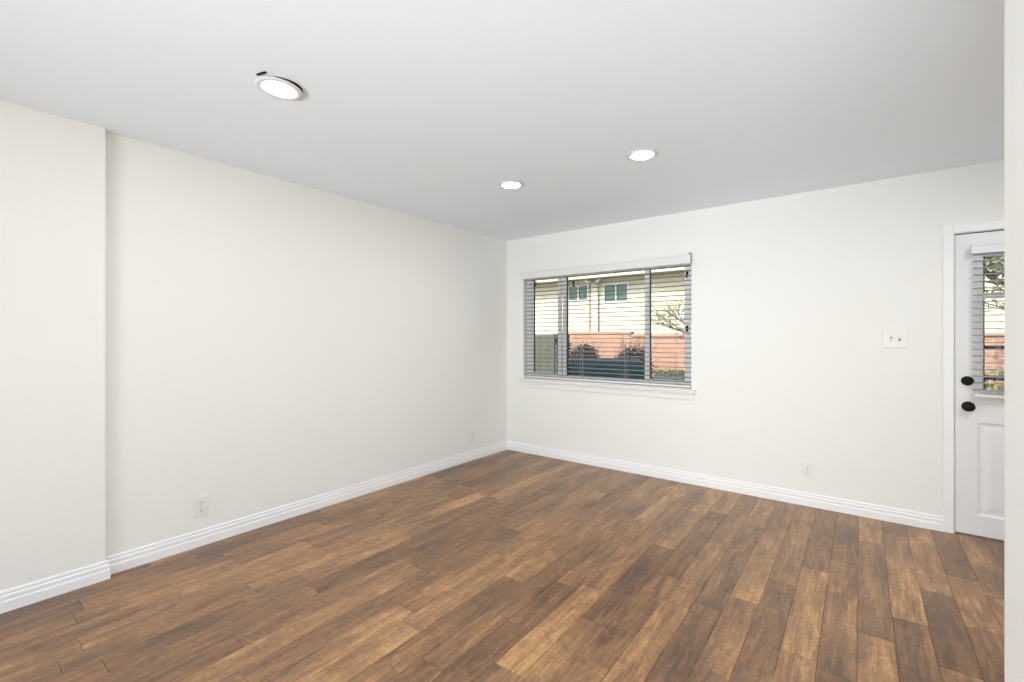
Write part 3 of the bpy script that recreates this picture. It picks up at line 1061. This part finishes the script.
def shrub_build(seed, w_, h_, nleaf, leaf, mat, nstem=9, stem_h=None, sprd=.15):
    def f(o):
        rg = random.Random(seed)
        bm = new()
        for i in range(nstem):
            a = rg.uniform(0, 2 * math.pi)
            branch(bm, Vector((rg.uniform(-.32, .32) * w_, rg.uniform(-.2, .2) * w_, 0)), Vector((math.cos(a) * sprd, math.sin(a) * sprd, 1)).normalized(),
                   (stem_h or h_) * rg.uniform(.7, 1.0), .012, 2, rg, .2)
        obj('stems', bm, M['twig'], o)
        bm = new()
        leaves(bm, (0, 0, h_ * .5), (w_ * .55, w_ * .42, h_ * .46), nleaf, leaf, rg, shell=.2)
        obj('foliage', bm, mat, o)
    return f
SH = [(-5.15, 8.6, 1.62, 11, 'dark twiggy shrub at the left end of the row before the brick wall'),
      (-3.62, 8.6, 1.68, 12, 'dark twiggy shrub in the middle of the row before the brick wall'),
      (-2.02, 8.6, 1.62, 13, 'dark twiggy shrub at the right end of the row before the brick wall')]
for x, y, h_, sd, lb in SH:
    plant('shrub', lb, 'shrub', (x, y, G), shrub_build(sd, 1.08, h_, 4200, .075, M['leaf_dark'], 14, 1.12, .05), 'shrubs before the brick wall')
plant('bush', 'dark leafy bush between the board fence and the parked car', 'bush', (-1.08, 3.24, G), shrub_build(31, .20, 1.80, 700, .06, M['leaf_dark'], 5, .85, .04))

def tree_build(seed, trunk_h, r, length, depth, nleaf, leaf, mat, crown=None, lean=(0, 0)):
    def f(o):
        rg = random.Random(seed)
        bm = new()
        tips = []
        base = Vector((0, 0, 0))
        top = Vector((lean[0], lean[1], trunk_h))
        tube(bm, [base, base.lerp(top, .4) + Vector((.03, 0, 0)), top], [r * 1.2, r, r * .85], 8)
        for i in range(6):
            a = 2 * math.pi * i / 6 + rg.uniform(-.4, .4)
            branch(bm, top.copy() - Vector((0, 0, rg.uniform(0, .3) * trunk_h)), Vector((math.cos(a), math.sin(a), rg.uniform(.35, 1.2))).normalized(), length * rg.uniform(.8, 1.1), r * .5, depth, rg, .5, tips)
        obj('trunk', bm, M['bark'], o, smooth=True)
        bm = new()
        for k in range(nleaf):
            t = rg.choice(tips)
            leaves(bm, t, (.28, .28, .2), 1, leaf, rg, shell=0)
        if crown:
            leaves(bm, crown[0], crown[1], crown[2], leaf, rg, shell=.2)
        obj('foliage', bm, mat, o)
    return f
plant('tree', 'thin tree with sparse leaves behind the right pane of the window', 'tree', (.32, 7.2, G),
      tree_build(5, 2.0, .045, .80, 3, 330, .06, M['leaf_green']))
plant('tree', 'leafy tree at the top of the door glass', 'tree', (5.9, 7.6, G),
      tree_build(8, 2.3, .07, .9, 2, 300, .10, M['leaf_green'], ((-.3, 0, 3.55), (1.5, .8, .75), 3200)))
plant('bush', 'yellow-green bush low behind the door glass', 'bush', (4.72, 4.7, G), shrub_build(44, 1.0, 1.45, 1500, .085, M['leaf_yellow'], 6, .9))

# clipped hedge low in the right pane
hd = tag(empty('hedge', (1.27, 3.0, G)), 'low clipped green hedge behind the right pane of the window', 'hedge')
rg = random.Random(3)
bm = new()
box(bm, -.55, .75, -.20, .20, 0, 1.24)
obj('hedge_core', bm, M['fence'], hd, bevel=.05)
bm = new()
for _ in range(2200):
    p = Vector((rg.uniform(-.6, .8), rg.choice((-.22, .22)) + rg.gauss(0, .02), rg.uniform(0, 1.28)))
    if rg.random() < .35:
        p = Vector((rg.uniform(-.6, .8), rg.uniform(-.22, .22), 1.26 + rg.gauss(0, .02)))
    leaves(bm, p, (.01, .01, .01), 1, .045, rg, shell=0)
obj('foliage', bm, M['leaf_green'], hd)

# dark railing outside the door
rl = tag(empty('railing', (5.0, 1.25, G)), 'dark metal porch railing seen through the door glass', 'railing')
def rpart(name, bm, **kw):
    bmesh.ops.translate(bm, verts=bm.verts[:], vec=-Vector(rl.location))
    return obj(name, bm, M['rail'], rl, **kw)
rpart('rail', box(new(), 3.98, 6.2, 1.22, 1.27, 1.205, 1.240), bevel=.005)
rpart('rail', box(new(), 3.98, 6.2, 1.22, 1.27, .955, .990), bevel=.005)
for x in (3.98, 5.1, 6.15):
    rpart('post', box(new(), x, x + .05, 1.22, 1.27, G, 1.25))
